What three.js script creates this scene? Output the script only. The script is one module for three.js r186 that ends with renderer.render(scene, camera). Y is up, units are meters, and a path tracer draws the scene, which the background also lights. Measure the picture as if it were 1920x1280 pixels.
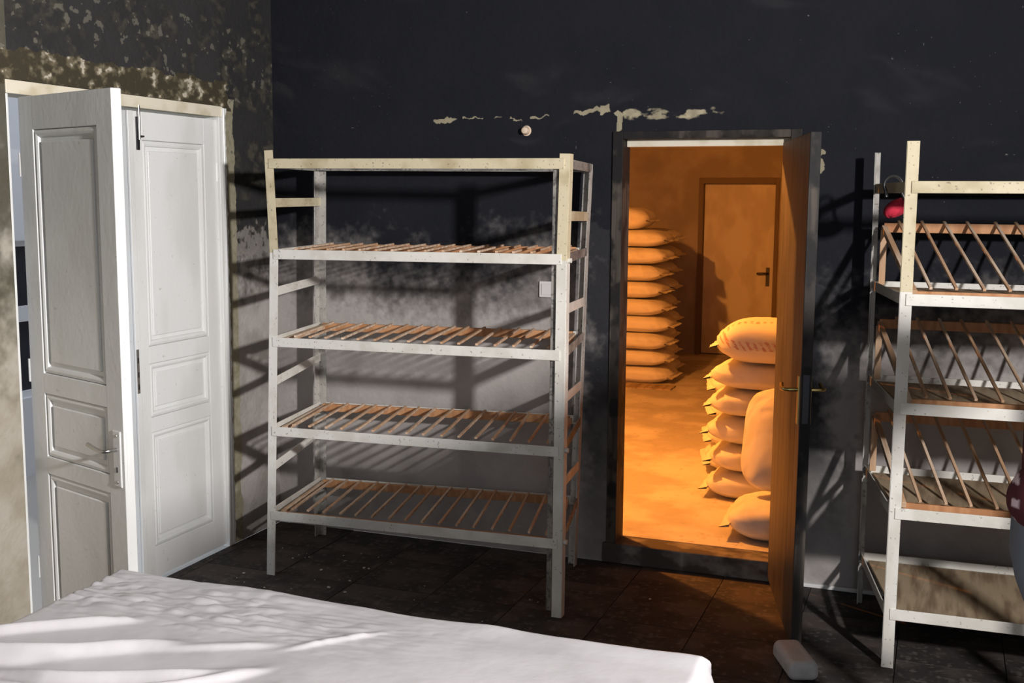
import * as THREE from 'three';
import { RoundedBoxGeometry } from 'three/addons/geometries/RoundedBoxGeometry.js';
import { mergeGeometries, mergeVertices } from 'three/addons/utils/BufferGeometryUtils.js';
import { MarchingCubes } from 'three/addons/objects/MarchingCubes.js';
import { RectAreaLightUniformsLib } from 'three/addons/lights/RectAreaLightUniformsLib.js';

// ---------------------------------------------------------------- camera, sky, daylight, exposure
const scene = new THREE.Scene();
const camera = new THREE.PerspectiveCamera(33.488, 1.5, 0.05, 100);
camera.position.set(3.348, 1.79, 5.264);
camera.rotation.order = 'YXZ';
camera.rotation.set(-0.1269, 0.3608, 0.0065);
scene.add(camera);
scene.background = new THREE.Color().setRGB(0.95, 1.05, 1.2);      // overcast sky, seen only through openings
const renderer = new THREE.WebGLRenderer({ antialias: true });
renderer.toneMapping = THREE.LinearToneMapping;
renderer.toneMappingExposure = 1.0;
renderer.shadowMap.enabled = true;
RectAreaLightUniformsLib.init();
// daylight coming in through the small window in the right wall
const dayA = new THREE.RectAreaLight(new THREE.Color().setRGB(1.0, 0.965, 0.95), 3250, 0.21, 0.21);
dayA.name = 'small_window_daylight';
dayA.position.set(5.385, 2.5, 4.36); dayA.lookAt(0, 2.5, 4.36); scene.add(dayA);
// daylight through the wide window behind the camera
const dayB = new THREE.RectAreaLight(new THREE.Color().setRGB(0.72, 0.85, 1.0), 3.6, 1.5, 1.1);
dayB.name = 'wide_window_daylight';
dayB.position.set(4.2, 1.65, 6.53); dayB.lookAt(4.2, 1.65, 0); scene.add(dayB);

// ---------------------------------------------------------------- helpers
let seed = 7;
const rnd = () => { seed = (seed * 1664525 + 1013904223) >>> 0; return seed / 4294967296; };
const RT = new Float32Array(65536); for (let i = 0; i < 65536; i++) RT[i] = rnd();
function vn(x, y) {
  const xi = Math.floor(x), yi = Math.floor(y); let fx = x - xi, fy = y - yi;
  fx = fx * fx * (3 - 2 * fx); fy = fy * fy * (3 - 2 * fy);
  const h = (a, b) => RT[((a * 73 + 11) ^ (b * 179 + 5) ^ ((a * b) & 255) * 31) & 65535];
  const a = h(xi, yi), b = h(xi + 1, yi), c = h(xi, yi + 1), d = h(xi + 1, yi + 1);
  return a + (b - a) * fx + (c - a) * fy + (a - b - c + d) * fx * fy;
}
function fbm(x, y, o = 4) { let s = 0, a = 0.5, t = 0; for (let i = 0; i < o; i++) { s += a * vn(x, y); t += a; a *= 0.5; x = x * 2.03 + 17.3; y = y * 2.03 + 9.1; } return s / t; }
const ss = (a, b, x) => { const t = Math.min(1, Math.max(0, (x - a) / (b - a))); return t * t * (3 - 2 * t); };
const lerp = (a, b, t) => a + (b - a) * t;
const mix3 = (a, b, t) => [lerp(a[0], b[0], t), lerp(a[1], b[1], t), lerp(a[2], b[2], t)];
const enc = (x) => { x = Math.min(1, Math.max(0, x)); return 255 * (x <= 0.0031308 ? 12.92 * x : 1.055 * Math.pow(x, 1 / 2.4) - 0.055); };
function colorTex(w, h, W, H, fn) {            // fn(metres x, metres y) -> linear rgb; the texture spans W x H metres
  const d = new Uint8Array(w * h * 4);
  for (let j = 0; j < h; j++) for (let i = 0; i < w; i++) {
    const c = fn((i + 0.5) / w * W, (j + 0.5) / h * H), k = 4 * (j * w + i);
    d[k] = enc(c[0]); d[k + 1] = enc(c[1]); d[k + 2] = enc(c[2]); d[k + 3] = 255;
  }
  const t = new THREE.DataTexture(d, w, h); t.colorSpace = THREE.SRGBColorSpace;
  return finish(t, W, H);
}
function greyTex(w, h, W, H, fn) {
  const d = new Uint8Array(w * h * 4);
  for (let j = 0; j < h; j++) for (let i = 0; i < w; i++) {
    const c = 255 * Math.min(1, Math.max(0, fn((i + 0.5) / w * W, (j + 0.5) / h * H))), k = 4 * (j * w + i);
    d[k] = d[k + 1] = d[k + 2] = c; d[k + 3] = 255;
  }
  return finish(new THREE.DataTexture(d, w, h), W, H);
}
function finish(t, W, H) {
  t.magFilter = THREE.LinearFilter; t.minFilter = THREE.LinearFilter; t.wrapS = t.wrapT = THREE.MirroredRepeatWrapping;
  t.repeat.set(1 / W, 1 / H); t.needsUpdate = true; return t;
}
function mat(o) { const { rgb, ...r } = o; const m = new THREE.MeshPhysicalMaterial({ roughness: 0.7, ...r }); if (rgb) m.color.setRGB(...rgb); return m; }

function boxUV(g, off = [0, 0]) {              // uv in metres, by the way each face points
  if (g.index) g = g.toNonIndexed();
  const p = g.attributes.position, uv = new Float32Array(p.count * 2);
  const a = new THREE.Vector3(), b = new THREE.Vector3(), c = new THREE.Vector3();
  for (let i = 0; i < p.count; i += 3) {
    a.fromBufferAttribute(p, i); b.fromBufferAttribute(p, i + 1); c.fromBufferAttribute(p, i + 2);
    const n = b.clone().sub(a).cross(c.clone().sub(a)), ax = Math.abs(n.x), ay = Math.abs(n.y), az = Math.abs(n.z);
    for (let k = 0; k < 3; k++) {
      const q = k === 0 ? a : k === 1 ? b : c;
      const [u, v] = az >= ax && az >= ay ? [q.x, q.y] : ax >= ay ? [q.z, q.y] : [q.x, q.z];
      uv[2 * (i + k)] = u + off[0]; uv[2 * (i + k) + 1] = v + off[1];
    }
  }
  g.setAttribute('uv', new THREE.BufferAttribute(uv, 2));
  return g;
}
function bx(x0, x1, y0, y1, z0, z1, r = 0) {
  const w = x1 - x0, h = y1 - y0, d = z1 - z0;
  const g = r ? new RoundedBoxGeometry(w, h, d, 1, Math.min(r, w / 2.1, h / 2.1, d / 2.1)) : new THREE.BoxGeometry(w, h, d);
  g.translate((x0 + x1) / 2, (y0 + y1) / 2, (z0 + z1) / 2);
  return boxUV(g);
}
const V = (x, y, z) => new THREE.Vector3(x, y, z);
function orient(g, a, b, up) {                 // lay a shape built along +z (0..length) from a to b
  const z = b.clone().sub(a).normalize(), x = new THREE.Vector3().crossVectors(up, z).normalize(), y = new THREE.Vector3().crossVectors(z, x);
  g.applyMatrix4(new THREE.Matrix4().makeBasis(x, y, z).setPosition(a)); return g;
}
function bar(a, b, w, h, up = V(0, 1, 0), r = 0.002) {
  const L = a.distanceTo(b), g = new RoundedBoxGeometry(w, h, L, 1, Math.min(r, w / 2.2, h / 2.2)); g.translate(0, 0, L / 2);
  return orient(boxUV(g, [rnd() * 3, rnd() * 3]), a, b, up);
}
function angleBar(a, b, dirA, dirB, leg = 0.042, th = 0.005) {   // steel angle: its corner runs from a to b, its two flanges along dirA and dirB
  const one = (d, o) => { const L = a.distanceTo(b); const g = new THREE.BoxGeometry(leg, th, L); g.translate(leg / 2, 0, L / 2); const z = b.clone().sub(a).normalize(); const x = d.clone().addScaledVector(z, -d.dot(z)).normalize(); const y = new THREE.Vector3().crossVectors(z, x); boxUV(g); const g2 = boxUV(g, [rnd() * 3, rnd() * 3]); g2.applyMatrix4(new THREE.Matrix4().makeBasis(x, y, z).setPosition(a)); return g2; };
  return merge([one(dirA), one(dirB)]);
}
function merge(list) {
  list = list.map((g) => { g = g.index ? g.toNonIndexed() : g; for (const k of Object.keys(g.attributes)) if (!['position', 'normal', 'uv'].includes(k)) g.deleteAttribute(k); if (!g.attributes.uv) boxUV(g); return g; });
  return list.length === 1 ? list[0] : mergeGeometries(list);
}
const taken = {};
function numbered(n) { if (taken[n] === undefined) { taken[n] = 0; return n; } taken[n]++; return n + '_' + String(taken[n]).padStart(3, '0'); }
function mesh(name, geo, m, parent, label) {
  if (Array.isArray(geo)) geo = merge(geo);
  const o = new THREE.Mesh(geo, m); o.castShadow = o.receiveShadow = true;
  o.name = parent ? name : numbered(name); (parent ?? scene).add(o);
  if (label) o.userData.label = label;
  return o;
}
function tag(o, label, category, group) { o.userData.label = label; o.userData.category = category; if (group) o.userData.group = group; return o; }
function thing(name, label, category, pos = [0, 0, 0], turn = 0, group) {
  const o = new THREE.Group(); o.name = numbered(name); o.position.set(...pos); o.rotation.y = turn; scene.add(o); return tag(o, label, category, group);
}
function struct(name, geo, m, label, category) {
  const o = geo ? mesh(name, geo, m) : new THREE.Group(); if (!geo) { o.name = name; scene.add(o); }
  o.userData.kind = 'structure'; o.userData.label = label; o.userData.category = category; return o;
}

// ---------------------------------------------------------------- materials
const PLASTER = [0.46, 0.425, 0.405], SOOT = [0.0072, 0.0092, 0.015], CREAM = [0.50, 0.44, 0.30];
const crack = [[0.94, 2.155], [1.08, 2.172], [1.28, 2.178], [1.42, 2.163], [1.56, 2.176], [1.74, 2.192], [1.86, 2.212], [1.90, 2.18], [1.895, 2.11]];
function crackDist(x, y) {
  let d = 9; for (let i = 0; i + 1 < crack.length; i++) { const [ax, ay] = crack[i], [bx_, by] = crack[i + 1]; const vx = bx_ - ax, vy = by - ay, t = Math.min(1, Math.max(0, ((x - ax) * vx + (y - ay) * vy) / (vx * vx + vy * vy))); d = Math.min(d, Math.hypot(x - ax - t * vx, y - ay - t * vy)); } return d;
}
function backSoot(x, y) {
  const n1 = fbm(x * 1.4 + 3, y * 1.7, 3), n2 = fbm(x * 6.1, y * 5.3 + 40, 4), n3 = fbm(x * 32, y * 32, 3);
  const yy = y + 0.26 * (n2 - 0.5) + 0.22 * (n3 - 0.5), h0 = lerp(1.41, 1.28, ss(2.5, 2.9, x)) + 0.30 * (n1 - 0.5);
  let s = ss(h0 - 0.24, h0 + 0.24, yy) * 0.96;
  const dx = Math.max(1.87 - x, x - 2.74, 0), dy = Math.max(0, y - 2.1), d = Math.hypot(dx, dy);
  s = Math.max(s, (1 - ss(0.04, 0.30, d + 0.35 * (n2 - 0.5) + 0.15 * (n3 - 0.5))) * ss(-0.1, 0.9, y + 0.6 * (n2 - 0.5)) * 0.9);
  const wisp = ss(0.62, 0.85, fbm(x * 2.2 + 9, y * 7 + 3 * n1, 4)) * ss(1.8, 2.0, y) * 0.04;
  return [Math.max(0, s - wisp), n2, n3];
}
const backTex = colorTex(2048, 1138, 5.4, 3.0, (x, y) => {
  const [s, n2, n3] = backSoot(x, y);
  const base = mix3(PLASTER, [0.36, 0.33, 0.315], ss(0.35, 0.75, n2) * 0.7 + 0.3 * n3);
  let c = mix3(base, SOOT, Math.pow(s, 0.62));
  // scuffs and bare specks
  if (vn(x * 95, y * 95 + 7) > 0.985 && n2 > 0.5) c = mix3(c, [0.45, 0.43, 0.38], 0.35);
  // torn paint edge beside the doorway and flaked plaster over it
  const cd = crackDist(x, y + 0.035 * (n3 - 0.5)); const wob = 0.003 + 0.008 * ss(0.5, 0.8, fbm(x * 9, y * 9 + 3, 2)) + (x > 1.80 ? 0.010 : 0);
  if (cd < wob && fbm(x * 14 + 4, y * 5, 2) > 0.30) c = mix3(c, CREAM, 0.55 + 0.3 * n3);
  const fl = fbm(x * 21, y * 38 + 8, 4) * (1 - ss(0.0, 0.075, Math.abs(y - 2.175))) * ss(1.86, 1.95, x) * (1 - ss(2.25, 2.62, x));
  if (fl > 0.44) c = mix3(c, CREAM, Math.min(0.7, (fl - 0.44) * 6) * (0.5 + n3));
  const fl2 = fbm(x * 18 + 31, y * 18, 4) * (1 - ss(0.02, 0.10, Math.hypot(x - 2.80, (y - 1.98) * 0.6)));
  if (fl2 > 0.42) c = mix3(c, CREAM, 0.6);
  return c;
});
const roughTex = greyTex(1024, 1024, 1.7, 1.7, (x, y) => 0.55 * fbm(x * 9, y * 9, 4) + 0.45 * fbm(x * 60, y * 60, 3));
const wallMat = mat({ map: backTex, bumpMap: roughTex, bumpScale: 0.004, roughness: 0.8, specularIntensity: 0.15 });
const leftTex = colorTex(1400, 1400, 3.0, 3.0, (z, y) => {
  const n1 = fbm(z * 2 + 11, y * 2, 3), n2 = fbm(z * 7 + 2, y * 7, 4), n3 = fbm(z * 34, y * 34, 3), n4 = fbm(z * 24 + 50, y * 32, 4);
  const base = mix3([0.42, 0.39, 0.37], [0.31, 0.285, 0.26], ss(0.3, 0.7, n2));
  let s;
  if (z < 0.46) { s = ss(1.28, 1.62, y + 0.55 * (n2 - 0.5) + 0.3 * (n3 - 0.5) + 0.25 * (n1 - 0.5)) * 0.95; s *= 1 - 0.65 * ss(0.10, 0.04, Math.abs(y - 1.52 + 0.25 * (n3 - 0.5))) * ss(0.42, 0.55, n2); }
  else s = ss(1.75, 2.15, y + 0.5 * (n2 - 0.5) + 0.3 * (n3 - 0.5)) * 0.93;
  let c = mix3(base, mix3([0.016, 0.0165, 0.018], [0.055, 0.05, 0.038], ss(0.46, 0.72, n2) * ss(0.4, 0.7, n4)), Math.pow(s, 0.8));
  if (z > 1.83) c = mix3(mix3([0.40, 0.365, 0.31], [0.32, 0.285, 0.22], ss(0.35, 0.7, n2)), [0.05, 0.048, 0.032], ss(0.95, 1.8, y + 1.3 * (n2 - 0.5) + 0.4 * (n3 - 0.5)) * 0.85);
  // rough mortar left bare round the door casing
  const e = 0.055 + 0.045 * n2 + 0.02 * n3;
  const right = z < 0.465 && z > 0.465 - e - 0.015 && y < 2.26, top = y > 2.2 && y < 2.235 + e * 1.2 && z > 0.36 + 0.14 * (n2 - 0.5) + 0.05 * n3 && z < 2.05;
  if (right) c = mix3(c, mix3([0.36, 0.33, 0.25], [0.20, 0.18, 0.11], n4), ss(0.25, 0.55, n4 + 0.25 - 0.1 * s));
  if (top) { c = mix3([0.055, 0.046, 0.030], [0.16, 0.135, 0.085], ss(0.45, 0.68, n4 + 0.1 * (n3 - 0.5))); if (n4 > 0.66) c = mix3(c, [0.50, 0.45, 0.36], ss(0.66, 0.74, n4)); }
  if (y > 2.25 && n4 * n3 > 0.42 && y < 2.62) c = mix3(c, [0.30, 0.28, 0.22], 0.3);
  return c;
});
const leftMat = mat({ map: leftTex, bumpMap: roughTex, bumpScale: 0.006, roughness: 0.85, specularIntensity: 0.3 });
const dirtyWall = mat({ map: colorTex(512, 512, 3, 3, (x, y) => { const n = fbm(x * 4, y * 4, 5); return mix3([0.34, 0.32, 0.31], [0.05, 0.05, 0.055], ss(0.35, 0.65, n + 0.25 * (y / 3) - 0.05)); }), roughness: 0.8 });
const ceilMat = mat({ map: colorTex(512, 512, 3, 3, (x, y) => { const n = fbm(x * 4, y * 4, 5); return mix3([0.03, 0.03, 0.033], [0.08, 0.078, 0.075], ss(0.4, 0.7, n)); }), roughness: 0.9 });
const tileMats = [0, 1, 2, 3].map((k) => mat({ map: colorTex(256, 256, 0.8, 0.8, (x, y) => {
  const n = fbm(x * 7 + k * 13, y * 7 + k * 5, 5), m = fbm(x * 45 + k, y * 45, 3); let c = mix3([0.034, 0.030, 0.029], [0.080, 0.064, 0.058], ss(0.35, 0.7, n)); c = mix3(c, [0.13, 0.115, 0.105], ss(0.60, 0.8, m) * 0.6); return c; }), bumpMap: roughTex, bumpScale: 0.002, roughness: 0.7, specularIntensity: 0.5 }));
const groutMat = mat({ rgb: [0.03, 0.027, 0.024], roughness: 0.95 });
const whitePaint = mat({ map: colorTex(512, 512, 1.2, 1.2, (x, y) => { const n = fbm(x * 5, y * 1.6, 4), m = fbm(x * 70, y * 70, 2); let c = mix3([0.80, 0.81, 0.80], [0.70, 0.70, 0.68], ss(0.4, 0.75, n)); if (m > 0.89) c = mix3(c, [0.45, 0.42, 0.36], 0.5); return c; }), bumpMap: roughTex, bumpScale: 0.0012, roughness: 0.32 });
const creamPaint = mat({ map: colorTex(256, 256, 1, 1, (x, y) => mix3([0.78, 0.72, 0.58], [0.60, 0.53, 0.38], ss(0.45, 0.75, fbm(x * 8, y * 8, 4)))), roughness: 0.5 });
const chipped = (a, b, dark, th) => colorTex(512, 512, 0.8, 0.8, (x, y) => { const n = fbm(x * 9, y * 9, 4), m = fbm(x * 85, y * 85, 3); let c = mix3(a, b, ss(0.4, 0.7, n)); if (m > th) c = mix3(c, dark, 0.6); return c; });
const rackWhite = mat({ map: chipped([0.80, 0.78, 0.72], [0.70, 0.67, 0.60], [0.16, 0.13, 0.10], 0.80), bumpMap: roughTex, bumpScale: 0.0015, roughness: 0.5 });
const rackYellow = mat({ map: chipped([0.66, 0.58, 0.40], [0.50, 0.42, 0.26], [0.12, 0.10, 0.07], 0.79), bumpMap: roughTex, bumpScale: 0.0015, roughness: 0.55 });
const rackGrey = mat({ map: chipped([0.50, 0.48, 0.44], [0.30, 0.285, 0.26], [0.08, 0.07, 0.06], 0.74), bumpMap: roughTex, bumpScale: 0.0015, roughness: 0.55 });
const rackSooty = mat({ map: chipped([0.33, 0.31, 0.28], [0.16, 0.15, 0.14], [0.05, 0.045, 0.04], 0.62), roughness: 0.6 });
const woodTex = (a, b, k) => colorTex(256, 512, 0.4, 0.8, (x, y) => mix3(a, b, ss(0.3, 0.75, fbm(x * 38 + k, y * 5 + k, 4))));
const slatWood = [0, 1, 2].map((k) => mat({ map: woodTex([[0.74, 0.55, 0.40], [0.66, 0.44, 0.28], [0.78, 0.62, 0.47]][k], [0.55, 0.33, 0.19], k * 7), roughness: 0.7 }));
const orangeWood = mat({ map: woodTex([0.62, 0.32, 0.15], [0.46, 0.21, 0.09], 3), roughness: 0.65 });
const boardWood = mat({ map: woodTex([0.44, 0.34, 0.22], [0.24, 0.165, 0.10], 9), roughness: 0.75 });
const charredWood = mat({ map: colorTex(256, 1024, 0.5, 2.0, (x, y) => { const n = fbm(x * 40, y * 2.2, 4), m = fbm(x * 12, y * 9 + 4, 4); let c = mix3([0.038, 0.033, 0.030], [0.085, 0.072, 0.060], ss(0.35, 0.7, n)); return mix3(c, [0.018, 0.017, 0.017], ss(0.46, 0.66, m)); }), bumpMap: roughTex, bumpScale: 0.002, roughness: 0.65, specularIntensity: 0.35 });
const leafWood = mat({ map: colorTex(512, 1024, 1.0, 2.0, (x, y) => { const n = fbm(x * 46, y * 1.8, 4), m = fbm(x * 5, y * 3 + 4, 4); return mix3(mix3([0.062, 0.054, 0.046], [0.095, 0.082, 0.068], ss(0.35, 0.7, n)), [0.036, 0.032, 0.029], ss(0.45, 0.7, m)); }), roughness: 0.5 });
const steel = mat({ rgb: [0.55, 0.54, 0.52], metalness: 1, roughness: 0.32 });
const darkSteel = mat({ rgb: [0.05, 0.05, 0.055], metalness: 0.7, roughness: 0.4 });
const brass = mat({ rgb: [0.55, 0.42, 0.16], metalness: 1, roughness: 0.35 });
const plastic = mat({ rgb: [0.72, 0.71, 0.70], roughness: 0.35 });
const roomPaint = mat({ map: colorTex(512, 512, 3, 3, (x, y) => mix3([0.40, 0.35, 0.31], [0.30, 0.26, 0.225], ss(0.35, 0.7, fbm(x * 3.4, y * 3.4, 5)))), roughness: 0.85 });
const concrete = mat({ map: colorTex(1024, 1024, 3.3, 3.3, (x, y) => { const n = fbm(x * 3, y * 3, 5), m = fbm(x * 26, y * 26, 3); return mix3(mix3([0.66, 0.62, 0.56], [0.46, 0.42, 0.36], ss(0.38, 0.68, n)), [0.36, 0.32, 0.27], ss(0.66, 0.85, m) * 0.5); }), bumpMap: roughTex, bumpScale: 0.003, roughness: 0.85 });

// ---------------------------------------------------------------- the setting
// floor of the room: dark clay tiles, each its own piece, on a bed of mortar
const floor = struct('floor', bx(0, 5.4, -0.15, -0.006, 0, 6.6), groutMat, 'dark soot-blackened tiled floor of the bakery room', 'floor');
{ const S = 0.4, x0 = 0.06 - S, z0 = 0.75 - 2 * S; const full = bx(0.002, S - 0.002, -0.02, 0, 0.002, S - 0.002);
  for (let i = 0; i < 15; i++) for (let j = 0; j < 17; j++) {
    const xa = Math.max(0, x0 + i * S), xb = Math.min(5.4, x0 + (i + 1) * S), za = Math.max(0, z0 + j * S), zb = Math.min(6.6, z0 + (j + 1) * S);
    if (xb - xa < 0.01 || zb - za < 0.01) continue;
    const whole = xb - xa > S - 1e-6 && zb - za > S - 1e-6;
    const t = mesh('tile', whole ? full : bx(0.002, xb - xa - 0.002, -0.02, 0, 0.002, zb - za - 0.002), tileMats[Math.floor(rnd() * 4)], floor);
    t.position.set(xa, (rnd() - 0.7) * 0.0015, za);
  } }
struct('ceiling', bx(-0.2, 5.6, 3.0, 3.15, -0.12, 6.8), ceilMat, 'smoke-blackened ceiling of the bakery room', 'ceiling');
struct('wall_back', [bx(0, 1.868, 0, 3.0, -0.12, 0), bx(2.742, 5.4, 0, 3.0, -0.12, 0), bx(1.868, 2.742, 2.098, 3.0, -0.12, 0)], wallMat, 'soot-blackened plaster back wall behind the racks', 'wall');
struct('wall_left', [bx(-0.2, 0, 0, 3.0, -0.12, 0.455), bx(-0.2, 0, 2.222, 3.0, 0.455, 1.845), bx(-0.2, 0, 0, 3.0, 1.845, 6.8)], leftMat, 'sooty left wall with bare mortar round the white double door', 'wall');
struct('wall_right', [bx(5.4, 5.6, 0, 3, -0.12, 4.24), bx(5.4, 5.6, 0, 3, 4.48, 6.8), bx(5.4, 5.6, 0, 2.38, 4.24, 4.48), bx(5.4, 5.6, 2.62, 3, 4.24, 4.48)], dirtyWall, 'grimy right wall with a small window', 'wall');
struct('wall_front', [bx(0, 3.42, 0, 3, 6.6, 6.8), bx(4.98, 5.4, 0, 3, 6.6, 6.8), bx(3.42, 4.98, 0, 1.07, 6.6, 6.8), bx(3.42, 4.98, 2.23, 3, 6.6, 6.8)], dirtyWall, 'grimy wall with a wide window opposite the racks', 'wall');
const glass = mat({ rgb: [1, 1, 1], transmission: 1, thickness: 0, roughness: 0.02, ior: 1.45 });
{ const w = struct('window_1', null, null, 'small square vent window high in the right wall', 'window');
  mesh('window_frame', [bx(5.42, 5.47, 2.38, 2.40, 4.24, 4.48), bx(5.42, 5.47, 2.60, 2.62, 4.24, 4.48), bx(5.42, 5.47, 2.40, 2.60, 4.24, 4.26), bx(5.42, 5.47, 2.40, 2.60, 4.46, 4.48)], whitePaint, w);
  mesh('pane', bx(5.44, 5.444, 2.40, 2.60, 4.26, 4.46), glass, w);
  const w2 = struct('window_2', null, null, 'wide window in the wall opposite the racks', 'window');
  mesh('window_frame', [bx(3.42, 4.98, 1.07, 1.11, 6.64, 6.69), bx(3.42, 4.98, 2.19, 2.23, 6.64, 6.69), bx(3.42, 3.46, 1.11, 2.19, 6.64, 6.69), bx(4.94, 4.98, 1.11, 2.19, 6.64, 6.69), bx(4.18, 4.22, 1.11, 2.19, 6.64, 6.69)], whitePaint, w2);
  mesh('pane', bx(3.46, 4.18, 1.11, 2.19, 6.66, 6.664), glass, w2); mesh('pane', bx(4.22, 4.94, 1.11, 2.19, 6.66, 6.664), glass, w2); }
// doorway to the storeroom: casing, threshold, wall foot
struct('trim_1', [bx(1.868, 1.918, 0.10, 2.098, -0.125, 0.012, 0.003), bx(2.692, 2.742, 0.10, 2.098, -0.125, 0.012, 0.003), bx(1.918, 2.692, 2.062, 2.098, -0.125, 0.012, 0.003)], charredWood, 'charred wooden casing of the storeroom doorway', 'door frame');
struct('trim_2', bx(1.92, 2.69, 2.028, 2.062, -0.10, -0.055, 0.002), creamPaint, 'cream painted strip under the head of the storeroom doorway', 'door frame');
struct('trim_3', [bx(1.85, 2.76, 0, 0.10, -0.13, 0.02, 0.008)], mat({ map: colorTex(256, 128, 1, 0.5, (x, y) => mix3([0.06, 0.05, 0.045], [0.22, 0.20, 0.18], ss(0.45, 0.75, fbm(x * 9, y * 12, 4)))), roughness: 0.8 }), 'worn raised threshold of the storeroom doorway', 'threshold');
struct('baseboard_back', bx(2.78, 5.35, 0.0, 0.018, 0.0, 0.022, 0.004), plastic, 'thin pale skirting strip at the foot of the back wall', 'skirting');
// double door casing in the left wall
struct('trim_4', [bx(-0.14, 0.004, 2.168, 2.22, 0.455, 1.845, 0.003)], creamPaint, 'cream painted head of the white double door casing', 'door frame');
struct('trim_5', [bx(-0.14, 0.006, 0, 2.168, 0.455, 0.492, 0.003), bx(-0.14, 0.0, 0, 2.168, 1.832, 1.845, 0.003)], whitePaint, 'white painted jambs of the double door', 'door frame');
{ // ragged bead of white filler along the casing
  const sh = new THREE.Shape(); sh.moveTo(0, 0.01); const N = 150; for (let i = 0; i <= N; i++) sh.lineTo(-0.006 - 0.022 * fbm(i * 0.55, 3, 3) * (0.6 + 0.8 * rnd() * 0.6), 0.01 + i / N * 2.2); sh.lineTo(0, 2.21);
  const g = new THREE.ExtrudeGeometry(sh, { depth: 0.012, bevelEnabled: true, bevelSize: 0.002, bevelThickness: 0.002, bevelSegments: 1 }); g.rotateY(-Math.PI / 2); g.translate(0.012, 0, 0.462);
  struct('trim_6', boxUV(g), whitePaint, 'ragged bead of white filler beside the closed door leaf', 'door frame'); }

// panelled leaf of the double door. local x runs from the hinge, local z towards the seen face
const LW = 0.662, LH = 2.155;
function panelLeaf(name, label, hingeAt) {
  const o = struct(name, null, null, label, 'door');
  const rows = [[0.16, 0.70], [0.77, 1.02], [1.10, 2.03]], sx = 0.105, T = 0.04;
  const body = []; const add = (a, b, c, d) => body.push(bx(a, b, c, d, -T, 0, 0.003));
  add(0, sx, 0.012, LH); add(LW - sx, LW, 0.012, LH); let y = 0.012;
  for (const [a, b] of rows) { add(sx - 0.002, LW - sx + 0.002, y, a); y = b; } add(sx - 0.002, LW - sx + 0.002, y, LH);
  mesh('leaf_frame', body, whitePaint, o);
  for (const [a, b] of rows) {
    const p = mesh('panel', bx(sx - 0.005, LW - sx + 0.005, a - 0.005, b + 0.005, -T + 0.008, -0.016), whitePaint, o);
    const w = LW - 2 * sx, h = b - a, sh = new THREE.Shape([V(0, 0), V(w, 0), V(w, h), V(0, h)].map((v) => new THREE.Vector2(v.x, v.y)));
    const q = 0.028; sh.holes.push(new THREE.Path([[q, q], [q, h - q], [w - q, h - q], [w - q, q]].map((v) => new THREE.Vector2(...v))));
    const mg = new THREE.ExtrudeGeometry(sh, { depth: 0.002, bevelEnabled: true, bevelSize: 0.012, bevelOffset: -0.012, bevelThickness: 0.012, bevelSegments: 2 });
    mg.translate(sx, a, -0.017); mesh('moulding', boxUV(mg), whitePaint, p);
    const fi = 0.045, rg = new RoundedBoxGeometry(w - 2 * fi, h - 2 * fi, 0.012, 2, 0.005); rg.translate(sx + w / 2, a + h / 2, -0.013); mesh('raised_field', boxUV(rg), whitePaint, p);
  }
  for (const hy of [0.3, 1.1, 1.9]) { const g = new THREE.CylinderGeometry(0.008, 0.008, 0.09, 10); g.translate(hingeAt, hy, -0.004); mesh('hinge', boxUV(g), whitePaint, o); }
  return o;
}
const openLeaf = panelLeaf('door_1', 'open white panelled door leaf with lever handle standing out from the left wall', -0.006);
openLeaf.position.set(0.014, 0, 1.80); openLeaf.rotation.y = -0.34;
{ // lock plate with lever, on the face towards the room
  const sh = new THREE.Shape(); sh.moveTo(0, 0); sh.lineTo(0.042, 0); sh.lineTo(0.042, 0.2); sh.lineTo(0, 0.2); sh.closePath();
  const g = new THREE.ExtrudeGeometry(sh, { depth: 0.003, bevelEnabled: true, bevelSize: 0.003, bevelThickness: 0.002, bevelSegments: 1 }); g.translate(LW - 0.062, 0.74, 0.001);
  const plate = mesh('lock_plate', boxUV(g), whitePaint, openLeaf, 'white painted lock plate');
  for (const y of [0.755, 0.925]) { const s = new THREE.SphereGeometry(0.006, 10, 8); s.scale(1, 1, 0.5); s.translate(LW - 0.041, y, 0.007); mesh('screw', boxUV(s), steel, plate); }
  const k = new THREE.CapsuleGeometry(0.004, 0.014, 4, 8); k.translate(LW - 0.041, 0.80, 0.005); mesh('keyhole', boxUV(k), darkSteel, plate);
  const c = new THREE.CatmullRomCurve3([V(LW - 0.041, 0.875, 0.004), V(LW - 0.041, 0.875, 0.045), V(LW - 0.058, 0.874, 0.056), V(LW - 0.10, 0.878, 0.057), V(LW - 0.155, 0.886, 0.054)]);
  const lever = new THREE.TubeGeometry(c, 24, 0.0075, 10); mesh('lever_handle', boxUV(lever), steel, openLeaf, 'steel lever handle');
  mesh('edge_lock', bx(LW - 0.0005, LW + 0.0015, 0.74, 0.94, -0.03, -0.01, 0.0005), whitePaint, openLeaf, 'painted lock face on the leaf edge'); }
const closedLeaf = panelLeaf('door_2', 'closed white panelled door leaf with black bolt at its top', LW - 0.002);
closedLeaf.position.set(-0.012, 0, 1.152); closedLeaf.rotation.y = Math.PI / 2;
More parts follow.
